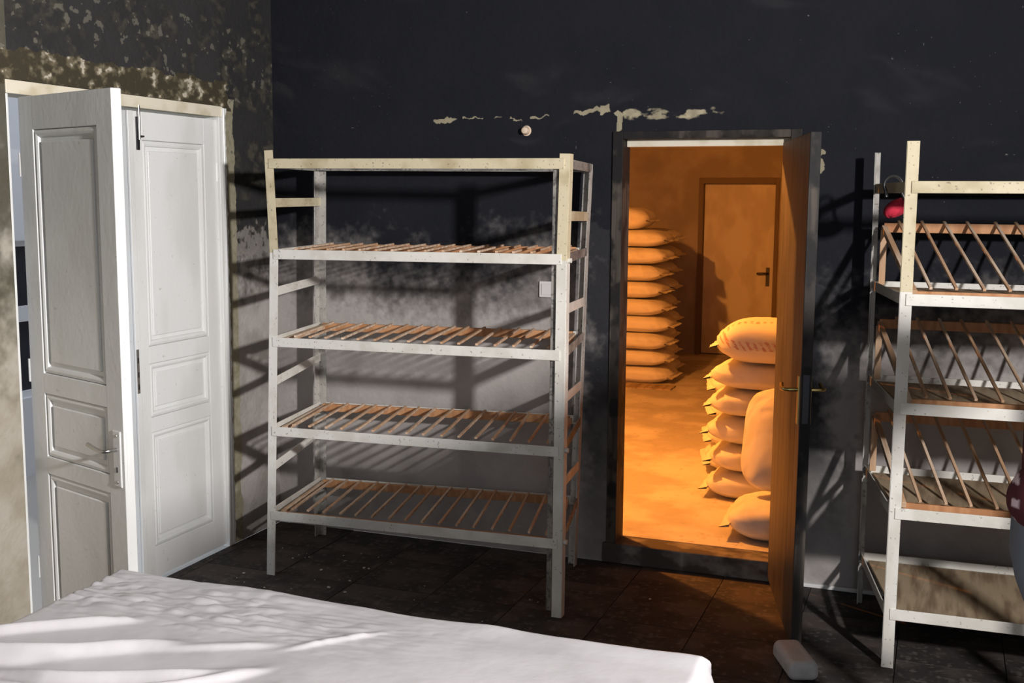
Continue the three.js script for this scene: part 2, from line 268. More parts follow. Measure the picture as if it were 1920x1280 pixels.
{ const s = mesh('edge_strip', bx(-0.002, 0.03, 0.012, LH, 0, 0.012, 0.003), whitePaint, closedLeaf, 'white rebate strip along the meeting edge');
  mesh('strike_plate', bx(-0.001, 0.016, 0.90, 1.10, 0.0125, 0.0145, 0.0005), steel, closedLeaf, 'worn steel strike plate');
  for (const y of [0.93, 0.985, 1.05]) { const k = new THREE.CapsuleGeometry(0.004, 0.018, 4, 8); k.scale(1, 1, 0.3); k.translate(0.008, y, 0.0148); mesh('latch_hole', boxUV(k), darkSteel, closedLeaf); }
  const b = mesh('bolt', bx(0.062, 0.082, 1.985, 2.13, 0, 0.006, 0.001), darkSteel, closedLeaf, 'black tower bolt');
  const r = new THREE.CylinderGeometry(0.006, 0.006, 0.15, 10); r.translate(0.072, 2.105, 0.012); mesh('rod', boxUV(r), steel, b);
  const kn = new THREE.CylinderGeometry(0.004, 0.004, 0.025, 8); kn.rotateZ(Math.PI / 2); kn.translate(0.087, 2.045, 0.014); mesh('knob', boxUV(kn), darkSteel, b); }

// storeroom door leaf, standing open into the room
const leaf3 = struct('door_3', null, null, 'open sooty brown wooden door leaf with brass lever handles', 'door');
leaf3.position.set(2.702, 0, 0.02); leaf3.rotation.y = -Math.atan2(0.815, 0.205);
{ const W3 = 0.845, T = 0.042;
  mesh('leaf_core', [bx(0, W3, 0.03, 2.035, 0.006, T - 0.006)], charredWood, leaf3);
  for (const s of [0, 1]) for (let i = 0; i < 7; i++) { const a = i * W3 / 7; mesh('board', bx(a + 0.001, a + W3 / 7 - 0.001, 0.028, 2.037, s ? T - 0.007 : 0, s ? T : 0.007, 0.0015), leafWood, leaf3); }
  mesh('edge_lipping', bx(W3 - 0.001, W3 + 0.004, 0.028, 2.037, 0.001, T - 0.001, 0.001), charredWood, leaf3);
  mesh('lock_case', bx(W3 + 0.003, W3 + 0.006, 0.93, 1.12, 0.009, T - 0.009, 0.001), darkSteel, leaf3, 'dark steel lock face on the leaf edge');
  for (const s of [-1, 1]) {
    const z = s < 0 ? -0.002 : T + 0.002;
    const p = mesh('handle_plate', bx(W3 - 0.062, W3 - 0.028, 0.92, 1.11, z - 0.003, z + 0.003, 0.001), brass, leaf3, 'brass handle plate');
    const c = new THREE.CatmullRomCurve3([V(W3 - 0.045, 1.055, z), V(W3 - 0.045, 1.055, z + s * 0.042), V(W3 - 0.06, 1.055, z + s * 0.055), V(W3 - 0.11, 1.05, z + s * 0.056), V(W3 - 0.145, 1.062, z + s * 0.052)]);
    mesh('lever_handle', boxUV(new THREE.TubeGeometry(c, 20, 0.008, 8)), brass, p);
  }
  for (const y of [0.3, 1.75]) { const g = new THREE.CylinderGeometry(0.009, 0.009, 0.1, 10); g.translate(-0.004, y, -0.002); mesh('hinge', boxUV(g), darkSteel, leaf3); } }

// storeroom behind the back wall
struct('floor_storeroom', bx(0.0, 3.4, -0.1, 0.10, -7.1, -0.13), concrete, 'bare concrete floor of the storeroom', 'floor');
struct('ceiling_storeroom', bx(-0.15, 3.55, 2.75, 2.9, -7.1, -0.12), roomPaint, 'plain ceiling of the storeroom', 'ceiling');
struct('wall_storeroom_left', bx(-0.15, 0.0, 0.0, 2.75, -7.1, -0.12), roomPaint, 'plain left wall of the storeroom', 'wall');
struct('wall_storeroom_right', bx(3.4, 3.55, 0.0, 2.75, -7.1, -0.12), roomPaint, 'plain right wall of the storeroom', 'wall');
struct('wall_storeroom_far', [bx(0, 0.885, 0.1, 2.75, -7.1, -6.92), bx(1.72, 3.4, 0.1, 2.75, -7.1, -6.92), bx(0.885, 1.72, 2.005, 2.75, -7.1, -6.92), bx(0.885, 1.72, 0.1, 2.005, -7.1, -7.06)], roomPaint, 'plain far wall of the storeroom', 'wall');
const farFrame = mat({ rgb: [0.17, 0.125, 0.095], roughness: 0.7 });
struct('trim_7', [bx(0.885, 0.935, 0.1, 2.005, -7.05, -6.905, 0.003), bx(1.692, 1.735, 0.1, 2.005, -7.05, -6.905, 0.003), bx(0.935, 1.692, 1.94, 2.005, -7.05, -6.905, 0.003)], farFrame, 'brown casing of the door at the far end of the storeroom', 'door frame');
{ const d = struct('door_4', null, null, 'plain pale door with lever handle at the far end of the storeroom', 'door');
  const pale = mat({ map: colorTex(256, 256, 1, 1, (x, y) => mix3([0.70, 0.65, 0.58], [0.58, 0.53, 0.46], ss(0.4, 0.7, fbm(x * 6, y * 3, 4)))), roughness: 0.6 });
  mesh('leaf', bx(0.937, 1.690, 0.11, 1.938, -7.02, -6.98, 0.003), pale, d);
  const c = new THREE.CatmullRomCurve3([V(1.63, 1.0, -6.98), V(1.63, 1.0, -6.935), V(1.60, 1.0, -6.925), V(1.52, 0.995, -6.925)]);
  mesh('lever_handle', boxUV(new THREE.TubeGeometry(c, 16, 0.011, 8)), darkSteel, d);
  mesh('handle_plate', bx(1.61, 1.65, 0.86, 1.06, -6.981, -6.976, 0.001), darkSteel, d); }

// outside the left door: a pale building across a narrow yard
struct('ground_yard', bx(-6, -0.2, -0.2, -0.06, -5, 8), mat({ rgb: [0.45, 0.43, 0.40], roughness: 0.95 }), 'pale paved yard outside the left door', 'ground');
{ const b = thing('neighbouring_building', 'white building with a dark window seen through the gap of the open door', 'building', [-2.2, -0.06, 0]);
  const w = mat({ rgb: [0.82, 0.82, 0.84], roughness: 0.8 });
  mesh('wall', [bx(-0.3, 0, 0, 4, -3, -1.15), bx(-0.3, 0, 0, 4, 0.25, 4), bx(-0.3, 0, 0, 0.52, -1.15, 0.25), bx(-0.3, 0, 1.55, 4, -1.15, 0.25)], w, b);
  const f = mesh('window', [bx(-0.1, -0.04, 1.02, 1.12, -1.15, 0.25), bx(-0.1, -0.04, 0.52, 0.56, -1.15, 0.25), bx(-0.1, -0.04, 1.51, 1.55, -1.15, 0.25)], w, b);
  mesh('pane', bx(-0.08, -0.075, 0.56, 1.02, -1.15, 0.25), mat({ rgb: [0.015, 0.018, 0.03], roughness: 0.1 }), f); mesh('pane', bx(-0.08, -0.075, 1.12, 1.51, -1.15, 0.25), mat({ rgb: [0.015, 0.018, 0.03], roughness: 0.1 }), f); }

// ---------------------------------------------------------------- bread rack behind the table
function at(p, q, y) { const t = (y - p.y) / (q.y - p.y); return p.clone().lerp(q, t); }
function buildRack(label, P, opt) {            // P: feet and tops {LF,RF,LB,RB}: [foot, top]; real angle iron posts
  const o = thing('bread_rack', label, 'rack', [0, 0, 0], 0, 'steel bread racks');
  const X = V(1, 0, 0), Z = V(0, 0, 1), nX = V(-1, 0, 0), nZ = V(0, 0, -1);
  const dirs = { LF: [X, nZ], RF: [nX, nZ], LB: [X, Z], RB: [nX, Z] };
  for (const k of ['LF', 'RF', 'LB', 'RB']) {
    const [f, m, t] = P[k];
    const leg = opt.slim && k[1] === 'B' ? 0.02 : 0.042;
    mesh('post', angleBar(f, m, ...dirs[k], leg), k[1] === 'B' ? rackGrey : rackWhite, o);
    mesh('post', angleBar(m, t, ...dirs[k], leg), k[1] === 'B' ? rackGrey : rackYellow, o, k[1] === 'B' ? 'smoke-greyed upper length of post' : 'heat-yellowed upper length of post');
  }
  const pt = (k, y) => { const [f, m, t] = P[k]; return y < m.y ? at(f, m, y) : at(m, t, y); };
  for (const [yl, yr] of opt.front) {
    const y = yl; const m = y > 1.7 ? rackYellow : rackWhite;
    const a = pt('LF', yl), b = pt('RF', yr); a.x += 0.02; b.x -= 0.02; a.z += 0.004; b.z += 0.004;
    mesh('front_rail', [bar(a, b, 0.006, 0.044), bar(a.clone().add(V(0, -0.018, -0.018)), b.clone().add(V(0, -0.018, -0.018)), 0.034, 0.005)], m, o);
    const c = pt('LB', yl), d = pt('RB', yr); c.z -= 0.004; d.z -= 0.004;
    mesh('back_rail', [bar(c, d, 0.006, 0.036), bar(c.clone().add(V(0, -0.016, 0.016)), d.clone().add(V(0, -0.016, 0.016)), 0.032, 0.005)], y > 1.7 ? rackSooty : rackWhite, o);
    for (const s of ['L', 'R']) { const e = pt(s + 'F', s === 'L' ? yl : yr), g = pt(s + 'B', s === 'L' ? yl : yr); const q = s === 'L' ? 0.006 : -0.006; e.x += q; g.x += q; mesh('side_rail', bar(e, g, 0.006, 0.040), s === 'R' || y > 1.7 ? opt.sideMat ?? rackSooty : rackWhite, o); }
  }
  for (const [s, y0, y1] of opt.rungs) { const e = pt(s + 'F', y0), g = pt(s + 'B', y1); const q = s === 'L' ? 0.007 : -0.007; e.x += q; g.x += q; mesh('rung', bar(e, g, 0.006, 0.042), y0 > 1.6 ? rackYellow : rackWhite, o); }
  o.userData.pt = undefined; delete o.userData.pt;
  return { o, pt };
}
const rackA = buildRack('empty cream steel bread rack with slatted trays beside the storeroom doorway', {
  LF: [V(0.422, 0, 0.79), V(0.474, 1.53, 0.79), V(0.455, 1.99, 0.79)], RF: [V(1.90, 0, 0.812), V(1.905, 1.53, 0.812), V(1.914, 1.965, 0.812)],
  LB: [V(0.322, 0, 0.135), V(0.345, 1.53, 0.135), V(0.352, 1.96, 0.135)], RB: [V(1.745, 0, 0.10), V(1.785, 1.53, 0.11), V(1.80, 1.915, 0.11)] },
{ front: [[0.293, 0.325], [0.698, 0.725], [1.118, 1.135], [1.522, 1.535], [1.932, 1.925]],
  rungs: [['L', 1.755, 1.757], ['L', 1.345, 1.36], ['L', 0.92, 0.955], ['L', 0.51, 0.555], ['R', 1.713, 1.70], ['R', 1.325, 1.30], ['R', 0.945, 0.90], ['R', 0.58, 0.50]] });
for (const y of [0.33, 0.73, 1.53]) { const g = new THREE.CylinderGeometry(0.011, 0.011, 0.016, 6); g.rotateZ(Math.PI / 2); const p = rackA.pt('RF', y); g.translate(p.x + 0.008, y, p.z - 0.02); mesh('bolt', boxUV(g), rackWhite, rackA.o); }
{ const p = rackA.pt('RF', 0.95); mesh('inner_flange', bar(V(1.838, 0.02, 0.795), V(1.850, 1.94, 0.795), 0.024, 0.005, V(0, 0, 1)), rackSooty, rackA.o, 'sooty inner flange beside the front post'); }

function slatTray(label, group, A, B, C, D, n, opt = {}) {   // A front left, B front right, C back left, D back right: tray of slats running front to back
  const o = thing('slatted_tray', label, 'tray', A.toArray(), 0, group);
  const q = (u, w, y = 0) => { const f = A.clone().lerp(B, u), b = C.clone().lerp(D, u); return f.lerp(b, w).sub(A).add(V(0, y, 0)); };
  mesh('back_board', bar(q(0, 1), q(1, 1), 0.016, 0.040), orangeWood, o);
  mesh('front_board', bar(q(0, 0.03, -0.012), q(1, 0.03, -0.012), 0.016, 0.026), orangeWood, o);
  for (const u of [0, 1]) mesh('side_board', bar(q(u, 0), q(u, 1), 0.022, 0.024), opt.side ?? slatWood[2], o);
  for (let i = 0; i < n; i++) {
    const u = (i + 0.65) / n + (rnd() - 0.5) * 0.006, w = (rnd() - 0.5) * 0.012;
    mesh('slat', bar(q(u, -0.005, 0.021), q(u + w, 1.02, 0.023), 0.012, 0.010), slatWood[Math.floor(rnd() * 3)], o);
  }
  if (opt.legs) for (const u of [0, 1]) { const t = q(u, 1, -0.01); mesh('leg', bar(V(t.x, t.y - opt.legs, t.z - 0.004), t, 0.026, 0.018, V(0, 0, 1)), opt.legMat, o); }
  return o;
}
const ords = ['topmost', 'second', 'third', 'lowest'];
[[1.522, 1.535], [1.118, 1.135], [0.698, 0.725], [0.293, 0.325]].forEach(([yl, yr], i) => {
  const a = rackA.pt('LF', yl), b = rackA.pt('RF', yr), c = rackA.pt('LB', yl), d = rackA.pt('RB', yr);
  for (const p of [a, b, c, d]) p.y += 0.003; a.x += 0.055; c.x += 0.055; b.x -= 0.055; d.x -= 0.045; a.z -= 0.045; b.z -= 0.045; c.z += 0.05; d.z += 0.05;
  slatTray(ords[i] + ' flat slatted wooden tray in the rack beside the storeroom doorway', 'flat trays in the left rack', a, b, c, d, 16);
});

// ---------------------------------------------------------------- second rack with tilted trays
const rackB = buildRack('cream steel bread rack with tilted slatted trays and board shelves', {
  LF: [V(3.212, 0, 0.838), V(3.213, 1.45, 0.838), V(3.213, 2.0, 0.838)], RF: [V(4.66, 0, 0.80), V(4.66, 1.45, 0.80), V(4.66, 2.0, 0.80)],
  LB: [V(3.075, 0, 0.142), V(3.07, 1.45, 0.142), V(3.065, 1.985, 0.142)], RB: [V(4.53, 0, 0.10), V(4.53, 1.45, 0.10), V(4.53, 1.98, 0.10)] },
{ front: [[0.215, 0.215], [0.611, 0.611], [1.014, 1.014], [1.422, 1.422], [1.834, 1.834]], rungs: [], sideMat: rackYellow, slim: true });
const tray2 = ['topmost', 'middle', 'lowest'];
[1.422, 1.014, 0.611, 0.215].forEach((y, i) => {
  const b = mesh('shelf_board', (() => { const s = new THREE.Shape([[3.245, 0.795], [4.62, 0.76], [4.50, 0.15], [3.115, 0.185]].map((v) => new THREE.Vector2(v[0], -v[1]))); const g = new THREE.ExtrudeGeometry(s, { depth: 0.010, bevelEnabled: false }); g.rotateX(-Math.PI / 2); g.translate(0, y - 0.012, 0); return boxUV(g); })(), boardWood);
  tag(b, ['brown shelf board under the topmost tilted tray', 'brown shelf board under the middle tilted tray', 'brown shelf board under the lowest tilted tray', 'bare brown shelf board at the foot of the rack with tilted trays'][i], 'shelf board', 'boards of the right rack');
  if (i < 3) slatTray(tray2[i] + ' tilted slatted wooden tray in the rack with board shelves', 'tilted trays in the right rack', V(3.26, y + 0.02, 0.785), V(4.61, y + 0.02, 0.75), V(3.115, y + 0.248, 0.19), V(4.49, y + 0.248, 0.15), 15, { legs: 0.232, legMat: slatWood[1] });
});

// hook and red cloth hanging on the side rail of the second rack
{ const o = thing('hanging_cloth', 'small red cloth hung from a black curved hook on the rack side rail', 'cloth', [3.145, 1.70, 0.50]);
  const pts = []; for (let i = 0; i <= 14; i++) { const a = Math.PI * (1.18 - 1.35 * i / 14); pts.push(V(0.012 + 0.034 * Math.cos(a), 0.145 + 0.036 * Math.sin(a), 0.02)); }
  pts.unshift(V(-0.012, 0.098, 0.02)); pts.push(V(0.055, 0.09, 0.02), V(0.045, 0.05, 0.02));
  mesh('hook', boxUV(new THREE.TubeGeometry(new THREE.CatmullRomCurve3(pts), 40, 0.0065, 8)), mat({ rgb: [0.03, 0.03, 0.03], roughness: 0.2, clearcoat: 1 }), o, 'glossy black hook');
  const g = new THREE.SphereGeometry(0.05, 40, 28); const p = g.attributes.position;
  for (let i = 0; i < p.count; i++) { const x = p.getX(i), y = p.getY(i), z = p.getZ(i), f = 1 + 0.45 * (fbm(Math.atan2(z, x) * 2.6 + 20, y * 14 + 5, 3) - 0.5); p.setXYZ(i, x * f * 0.85 + 0.4 * y + 0.028, y * f * 0.72 + 0.055, z * f * 0.9 + 0.015); }
  g.computeVertexNormals(); mesh('cloth', boxUV(g), mat({ rgb: [0.62, 0.025, 0.06], roughness: 0.8 }), o, 'crumpled red cloth'); }

// ---------------------------------------------------------------- wall fittings
{ const s = thing('light_switch', 'white square light switch on the back wall behind the rack', 'light switch', [1.548, 1.34, 0]);
  mesh('plate', bx(-0.043, 0.043, -0.04, 0.04, 0, 0.011, 0.005), plastic, s); const r = mesh('rocker', bx(-0.029, 0.029, -0.028, 0.028, 0.009, 0.015, 0.003), plastic, s); r.rotation.x = 0.03; }
{ const g = new THREE.LatheGeometry([[0, 0.034], [0.012, 0.034], [0.017, 0.030], [0.018, 0.0], [0.024, 0.0], [0.026, -0.002]].map((v) => new THREE.Vector2(...v)), 20); g.rotateX(Math.PI / 2); g.translate(1.43, 2.108, 0.001);
  tag(mesh('wooden_peg', boxUV(g), slatWood[2]), 'round pale wooden peg end in the sooty wall above the rack', 'peg'); }

// ---------------------------------------------------------------- flour sacks
const sackMats = [0, 1, 2].map((k) => mat({ map: colorTex(256, 256, 0.5, 0.5, (x, y) => { const wv = 0.5 + 0.25 * Math.sin(x * 900) + 0.25 * Math.sin(y * 900), n = fbm(x * 9 + k * 5, y * 9, 4); return mix3([0.80, 0.76, 0.69], [0.66, 0.61, 0.53], ss(0.4, 0.75, n) * 0.8 + 0.2 * wv); }), roughness: 0.75 }));
function sackGeo(L, D, H, sd, opt = {}) {      // lying sack: length along x, sewn ends with corner ears, slack folds
  const g = new THREE.SphereGeometry(1, 56, 34), p = g.attributes.position, sg = Math.sign;
  for (let i = 0; i < p.count; i++) {
    let x = p.getX(i), y = p.getY(i), z = p.getZ(i);
    const e = 0.42, px = sg(x) * Math.pow(Math.abs(x), e), pz = sg(z) * Math.pow(Math.abs(z), e * 1.05); let py = sg(y) * Math.pow(Math.abs(y), 0.62);
    const end = Math.pow(Math.abs(px), 6), side = Math.pow(Math.abs(pz), 5);
    const n = fbm(x * 2.2 + sd, z * 2.2 + y * 1.5 + sd * 3, 4) - 0.5, f = fbm(px * 3 + sd * 7, pz * 9 + y * 3, 3) - 0.5;
    const thick = (1 - 0.62 * end) * (1 - 0.16 * side);
    const ear = 0.07 * end * Math.pow(Math.abs(pz), 4);
    const X = px * (L / 2) * (1 + 0.02 * n + ear), Z = pz * (D / 2) * (1 + 0.10 * n - 0.07 * end + 0.9 * ear), Y = py * (H / 2) * thick + H * 0.10 * n + H * 0.13 * f * (0.3 + end) - (y > 0 ? 0 : -0.0);
    p.setXYZ(i, X, Math.max(Y, -H * 0.47) + H * 0.47, Z);
  }
  g.computeVertexNormals(); return boxUV0(g);
}
function boxUV0(g) { const p = g.attributes.position, uv = new Float32Array(p.count * 2); for (let i = 0; i < p.count; i++) { uv[2 * i] = p.getX(i) + p.getY(i) * 0.6; uv[2 * i + 1] = p.getZ(i) + p.getY(i); } g.setAttribute('uv', new THREE.BufferAttribute(uv, 2)); return g; }
function sack(pos, L, D, H, turn, label, group, sd, opt = {}) {
  const o = thing('flour_sack', label, 'sack', pos, turn, group);
  const b = mesh('bag', sackGeo(L, D, H, sd), opt.m ?? sackMats[Math.floor(rnd() * 3)], o);
  if (!opt.plain) for (const s of [-1, 1]) { // folded and stitched end
    const sh = []; const N = 14; const top = [], bot = [];
    for (let i = 0; i <= N; i++) { const t = i / N - 0.5, w = 0.012 * (fbm(i * 0.6 + sd, s * 5 + 9, 2) - 0.5); top.push([t * D * 0.86, H * 0.40 + w]); }
    const g = new THREE.BufferGeometry(), v = [], ix = [];
    for (let i = 0; i <= N; i++) { const [z, y] = top[i]; const x0 = s * L * 0.475, x1 = s * (L * 0.5 + 0.028 + 0.012 * (fbm(i * 0.9, sd, 2) - 0.5)); for (const [x, yy] of [[x0, y + 0.006], [x1, y - 0.012 + 0.004], [x1, y - 0.012], [x0, y - 0.006]]) v.push(x, yy, z); }
    for (let i = 0; i < N; i++) for (let k = 0; k < 4; k++) { const a = i * 4 + k, b2 = i * 4 + (k + 1) % 4, c = a + 4, d = b2 + 4; if (s > 0) ix.push(a, b2, c, b2, d, c); else ix.push(a, c, b2, b2, c, d); }
    g.setAttribute('position', new THREE.Float32BufferAttribute(v, 3)); g.setIndex(ix); g.computeVertexNormals(); boxUV0(g); mesh('sewn_end', g, sackMats[2], o);
  }
  return o;
}
const nth = ['lowest', 'second', 'third', 'fourth', 'fifth', 'sixth', 'seventh', 'eighth', 'ninth', 'topmost'];
const lx = [1.13, 1.097, 1.103, 1.118, 1.07, 1.042, 1.038, 1.083, 1.068, 0.90];
for (let k = 0; k < 10; k++) {
  const y = 0.10 + k * 0.156, H = k === 9 ? 0.205 : 0.152;
  sack([lx[k] - 0.43, y, -4.98 + (rnd() - 0.5) * 0.05], 0.78, 0.50, H, (rnd() - 0.5) * 0.06, nth[k] + (k ? (k === 9 ? ' sack' : ' sack up') : ' sack') + ' in the tall front stack by the storeroom left wall', 'tall stack of sacks', k * 3.7 + 1);
}
for (let k = 0; k < 9; k++) sack([0.57 + (rnd() - 0.5) * 0.05, 0.10 + k * 0.156, -5.56 + (rnd() - 0.5) * 0.04], 0.80, 0.50, 0.152, (rnd() - 0.5) * 0.1, nth[k] + (k ? ' sack up' : '') + ' sack'.repeat(k ? 0 : 1) + ' in the rear stack behind the tall front stack', 'rear stack of sacks', k * 2.9 + 50);
// stack at the right of the doorway
const rl = ['lowest', 'second', 'third', 'fourth', 'fifth'];
for (let k = 0; k < 5; k++) sack([2.54 + (rnd() - 0.5) * 0.04, 0.10 + k * 0.158, -1.22 + (rnd() - 0.5) * 0.05], 0.78, 0.52, 0.155, (rnd() - 0.5) * 0.10, rl[k] + ' sack of the low stack behind the storeroom door leaf', 'low stack of sacks', 80 + k * 4.1);
const printed = mat({ roughness: 0.75 });
{ const N = 512, cv = document.createElement('canvas'); cv.width = cv.height = N; const c = cv.getContext('2d'); c.fillStyle = '#e6dfd2'; c.fillRect(0, 0, N, N);
  c.fillStyle = '#a8453a'; for (let r = 0; r < 1; r++) for (let i = 0; i < 17; i++) for (let k = 0; k < 5; k++) { c.globalAlpha = 0.10 + 0.35 * rnd(); const x = 62 + i * 23 + rnd() * 5, y = 250 + r * 66 + k * 8 + rnd() * 4; c.beginPath(); c.ellipse(x, y, 3 + 6 * rnd(), 4 + 3 * rnd(), 0, 0, 6.3); c.fill(); }   // worn print, nothing legible left
  const t = new THREE.CanvasTexture(cv); t.colorSpace = THREE.SRGBColorSpace; t.wrapS = t.wrapT = THREE.RepeatWrapping; t.repeat.set(1.25, 1.6); t.offset.set(0.45, -0.12); printed.map = t; }
sack([2.56, 0.10 + 5 * 0.158, -1.17], 0.74, 0.54, 0.235, 0.05, 'plump sack with faded red print on top of the low stack', 'low stack of sacks', 131, { m: printed });
for (let k = 0; k < 4; k++) sack([2.40 + k * 0.01, 0.10 + k * 0.158, -1.86 + (rnd() - 0.5) * 0.05], 0.80, 0.50, 0.155, 0.25 + (rnd() - 0.5) * 0.1, rl[k] + ' sack of the turned stack behind the low stack', 'sacks behind the low stack', 160 + k * 3.3);
sack([2.80, 0.10, -0.47], 0.80, 0.50, 0.19, 0.04, 'sack lying on the floor just inside the storeroom doorway', 'front sacks', 190);
{ const s = sack([2.79, 0.27, -0.66], 0.74, 0.56, 0.17, 0.0, 'sack leaning upright on the one lying just inside the doorway', 'front sacks', 205, { plain: true }); s.rotation.set(-1.12 + Math.PI, 0, 0); s.rotation.x = 1.05; s.position.set(2.80, 0.52, -0.66); }
{ const p = thing('wooden_board', 'flat board under the tall stack of sacks', 'board', [0.62, 0.10, -4.6]); mesh('plank', bx(-0.5, 0.55, -0.001, 0.012, -0.1, 0.12, 0.002), boardWood, p); }

// lamp of the storeroom: a bare warm bulb under the ceiling
{ const l = thing('bare_bulb', 'bare glowing orange light bulb hanging in the storeroom', 'lamp', [0.8, 2.58, -1.0]);
  const g = new THREE.SphereGeometry(0.04, 20, 14); mesh('bulb', boxUV(g), mat({ rgb: [1, 0.6, 0.2], emissive: new THREE.Color(1, 0.36, 0.06), emissiveIntensity: 6 }), l);
  mesh('socket', boxUV(new THREE.CylinderGeometry(0.018, 0.022, 0.06, 14).translate(0, 0.065, 0)), darkSteel, l); mesh('cord', boxUV(new THREE.CylinderGeometry(0.004, 0.004, 0.11, 8).translate(0, 0.148, 0)), darkSteel, l);
  const p = new THREE.PointLight(new THREE.Color().setRGB(1, 0.33, 0.05), 33, 0, 2); p.castShadow = true; p.shadow.radius = 2; p.name = 'bulb_light'; l.add(p); }

// ---------------------------------------------------------------- table and cloth
const TX0 = 1.262, TX1 = 2.884, TZ0 = 2.80, TZ1 = 3.75, TY = 0.745;
{ const t = thing('work_table', 'wooden work table under the white cloth', 'table', [(TX0 + TX1) / 2, 0, (TZ0 + TZ1) / 2]);
  const w = (TX1 - TX0) / 2 - 0.012, d = (TZ1 - TZ0) / 2 - 0.012;
  mesh('tabletop', bx(-w, w, TY - 0.035, TY - 0.004, -d, d, 0.004), boardWood, t);
  for (const sx of [-1, 1]) for (const sz of [-1, 1]) mesh('leg', bx(sx * (w - 0.06) - 0.03, sx * (w - 0.06) + 0.03, 0, TY - 0.035, sz * (d - 0.06) - 0.03, sz * (d - 0.06) + 0.03, 0.003), boardWood, t);
  const nx = 270, nz = 180, drop = 0.09, g = new THREE.PlaneGeometry(1, 1, nx, nz), p = g.attributes.position, uv = g.attributes.uv;
  const folds = [[0.25, 0.52, -0.52, 0.026, 0.34, 0.25, 0.020], [0.12, 0.40, -0.62, 0.022, 0.26, -0.1, 0.016], [0.45, 0.58, -0.35, 0.024, 0.34, 0.5, 0.018], [0.62, 0.55, -0.7, 0.02, 0.22, 0.8, 0.014], [0.72, 0.62, -0.9, 0.018, 0.2, 0.6, 0.013], [0.30, 0.70, -0.2, 0.03, 0.30, 0.3, 0.018], [0.55, 0.36, -0.45, 0.02, 0.2, 0.3, 0.007], [0.80, 0.22, -0.8, 0.016, 0.16, 0.4, 0.006], [0.10, 0.62, -0.45, 0.024, 0.24, 0.2, 0.015]];
  const W = TX1 - TX0 + 2 * drop, D = TZ1 - TZ0 + 2 * drop;
  for (let i = 0; i < p.count; i++) {
    const u = p.getX(i) + 0.5, v = 0.5 - p.getY(i); let x = TX0 - drop + u * W, z = TZ0 - drop + v * D, y = TY + 0.002;
    const ox = Math.max(TX0 - x, x - TX1, 0), oz = Math.max(TZ0 - z, z - TZ1, 0), s = Math.max(ox, oz);
    const lx_ = x - TX0, lz = z - TZ0;
    // slack folds running in from the front left, fine crumpling along the back
    const warp = fbm(x * 2.3 + 5, z * 2.3, 3) - 0.5, fine = fbm(x * 7, z * 7 + 2, 3) - 0.5;
    const fold = (cx, cz, dir, w, len, bend) => { const c = Math.cos(dir), q = Math.sin(dir), dx = lx_ - cx, dz = lz - cz, along = dx * c + dz * q; let across = -dx * q + dz * c + bend * along * along + 0.05 * warp + 0.012 * fine; const k = ss(len, len * 0.35, Math.abs(along)); across /= w; return k * Math.exp(-across * across * (across > 0 ? 3.2 : 0.8)); };
    for (const [cx, cz, dir, w, len, bend, h] of folds) y += 1.35 * h * fold(cx, cz, dir, w, len, bend);
    y += 0.004 * fbm(x * 6, z * 6, 3);
    const crinkle = ss(0.22, 0.03, Math.abs(lz - 0.15)) * ss(1.25, 0.3, lx_);
    y += crinkle * 0.026 * Math.abs(fbm(x * 13 + 3 * warp, z * 42, 2) - 0.5);
    y += 0.010 * ss(0.09, 0.0, lz) * Math.pow(fbm(x * 5.5 + 2, 7, 2), 2) * 2;
    if (s > 0) { const wv = fbm(x * 9 + z * 9, 4, 3) - 0.5; const k = Math.min(1, s / 0.02); y -= s * 0.96 - 0.004 * k;
      const out = 0.012 * k + (0.05 * wv + 0.012) * (s / drop); if (ox >= oz) x = (x < TX0 ? TX0 - out : TX1 + out); else z = (z < TZ0 ? TZ0 - out : TZ1 + out);
      if (ox > 0 && oz > 0) { x = Math.min(TX1 + 0.02, Math.max(TX0 - 0.02, x)); z = Math.min(TZ1 + 0.02, Math.max(TZ0 - 0.02, z)); } }
    p.setXYZ(i, x, y, z); uv.setXY(i, u * W, v * D);
  }
  g.computeVertexNormals();
  const top = g.toNonIndexed ? g : g;
  const cloth = mat({ map: colorTex(512, 512, 1.6, 1.6, (x, y) => mix3([0.47, 0.455, 0.465], [0.40, 0.385, 0.395], ss(0.4, 0.75, fbm(x * 6, y * 6, 5)))), roughness: 0.33, bumpMap: roughTex, bumpScale: 0.0012, side: THREE.DoubleSide });
  const c = mesh('tablecloth', top, cloth); tag(c, 'creased greyish white cloth spread over the work table', 'tablecloth'); }

// tall stand with a board top right of the view: it keeps the low daylight off the foot of the racks and the floor
{ const o = thing('tall_stand', 'tall steel stand with a wide board on top, to the right of the person', 'stand', [4.19, 0, 2.85]);
  mesh('top_board', bx(-0.41, 0.24, 1.78, 1.802, -0.62, 0.60, 0.003), boardWood, o);
  for (const x of [-0.19, 0.20]) for (const z of [-0.55, 0.55]) mesh('post', bx(x - 0.02, x + 0.02, 0, 1.78, z - 0.02, z + 0.02, 0.003), rackWhite, o);
  for (const z of [-0.55, 0.55]) mesh('cross_rail', bx(-0.17, 0.18, 1.72, 1.76, z - 0.015, z + 0.015, 0.003), rackWhite, o);
  for (const x of [-0.19, 0.20]) mesh('long_rail', bx(x - 0.015, x + 0.015, 0.16, 0.20, -0.53, 0.53, 0.003), rackWhite, o); }

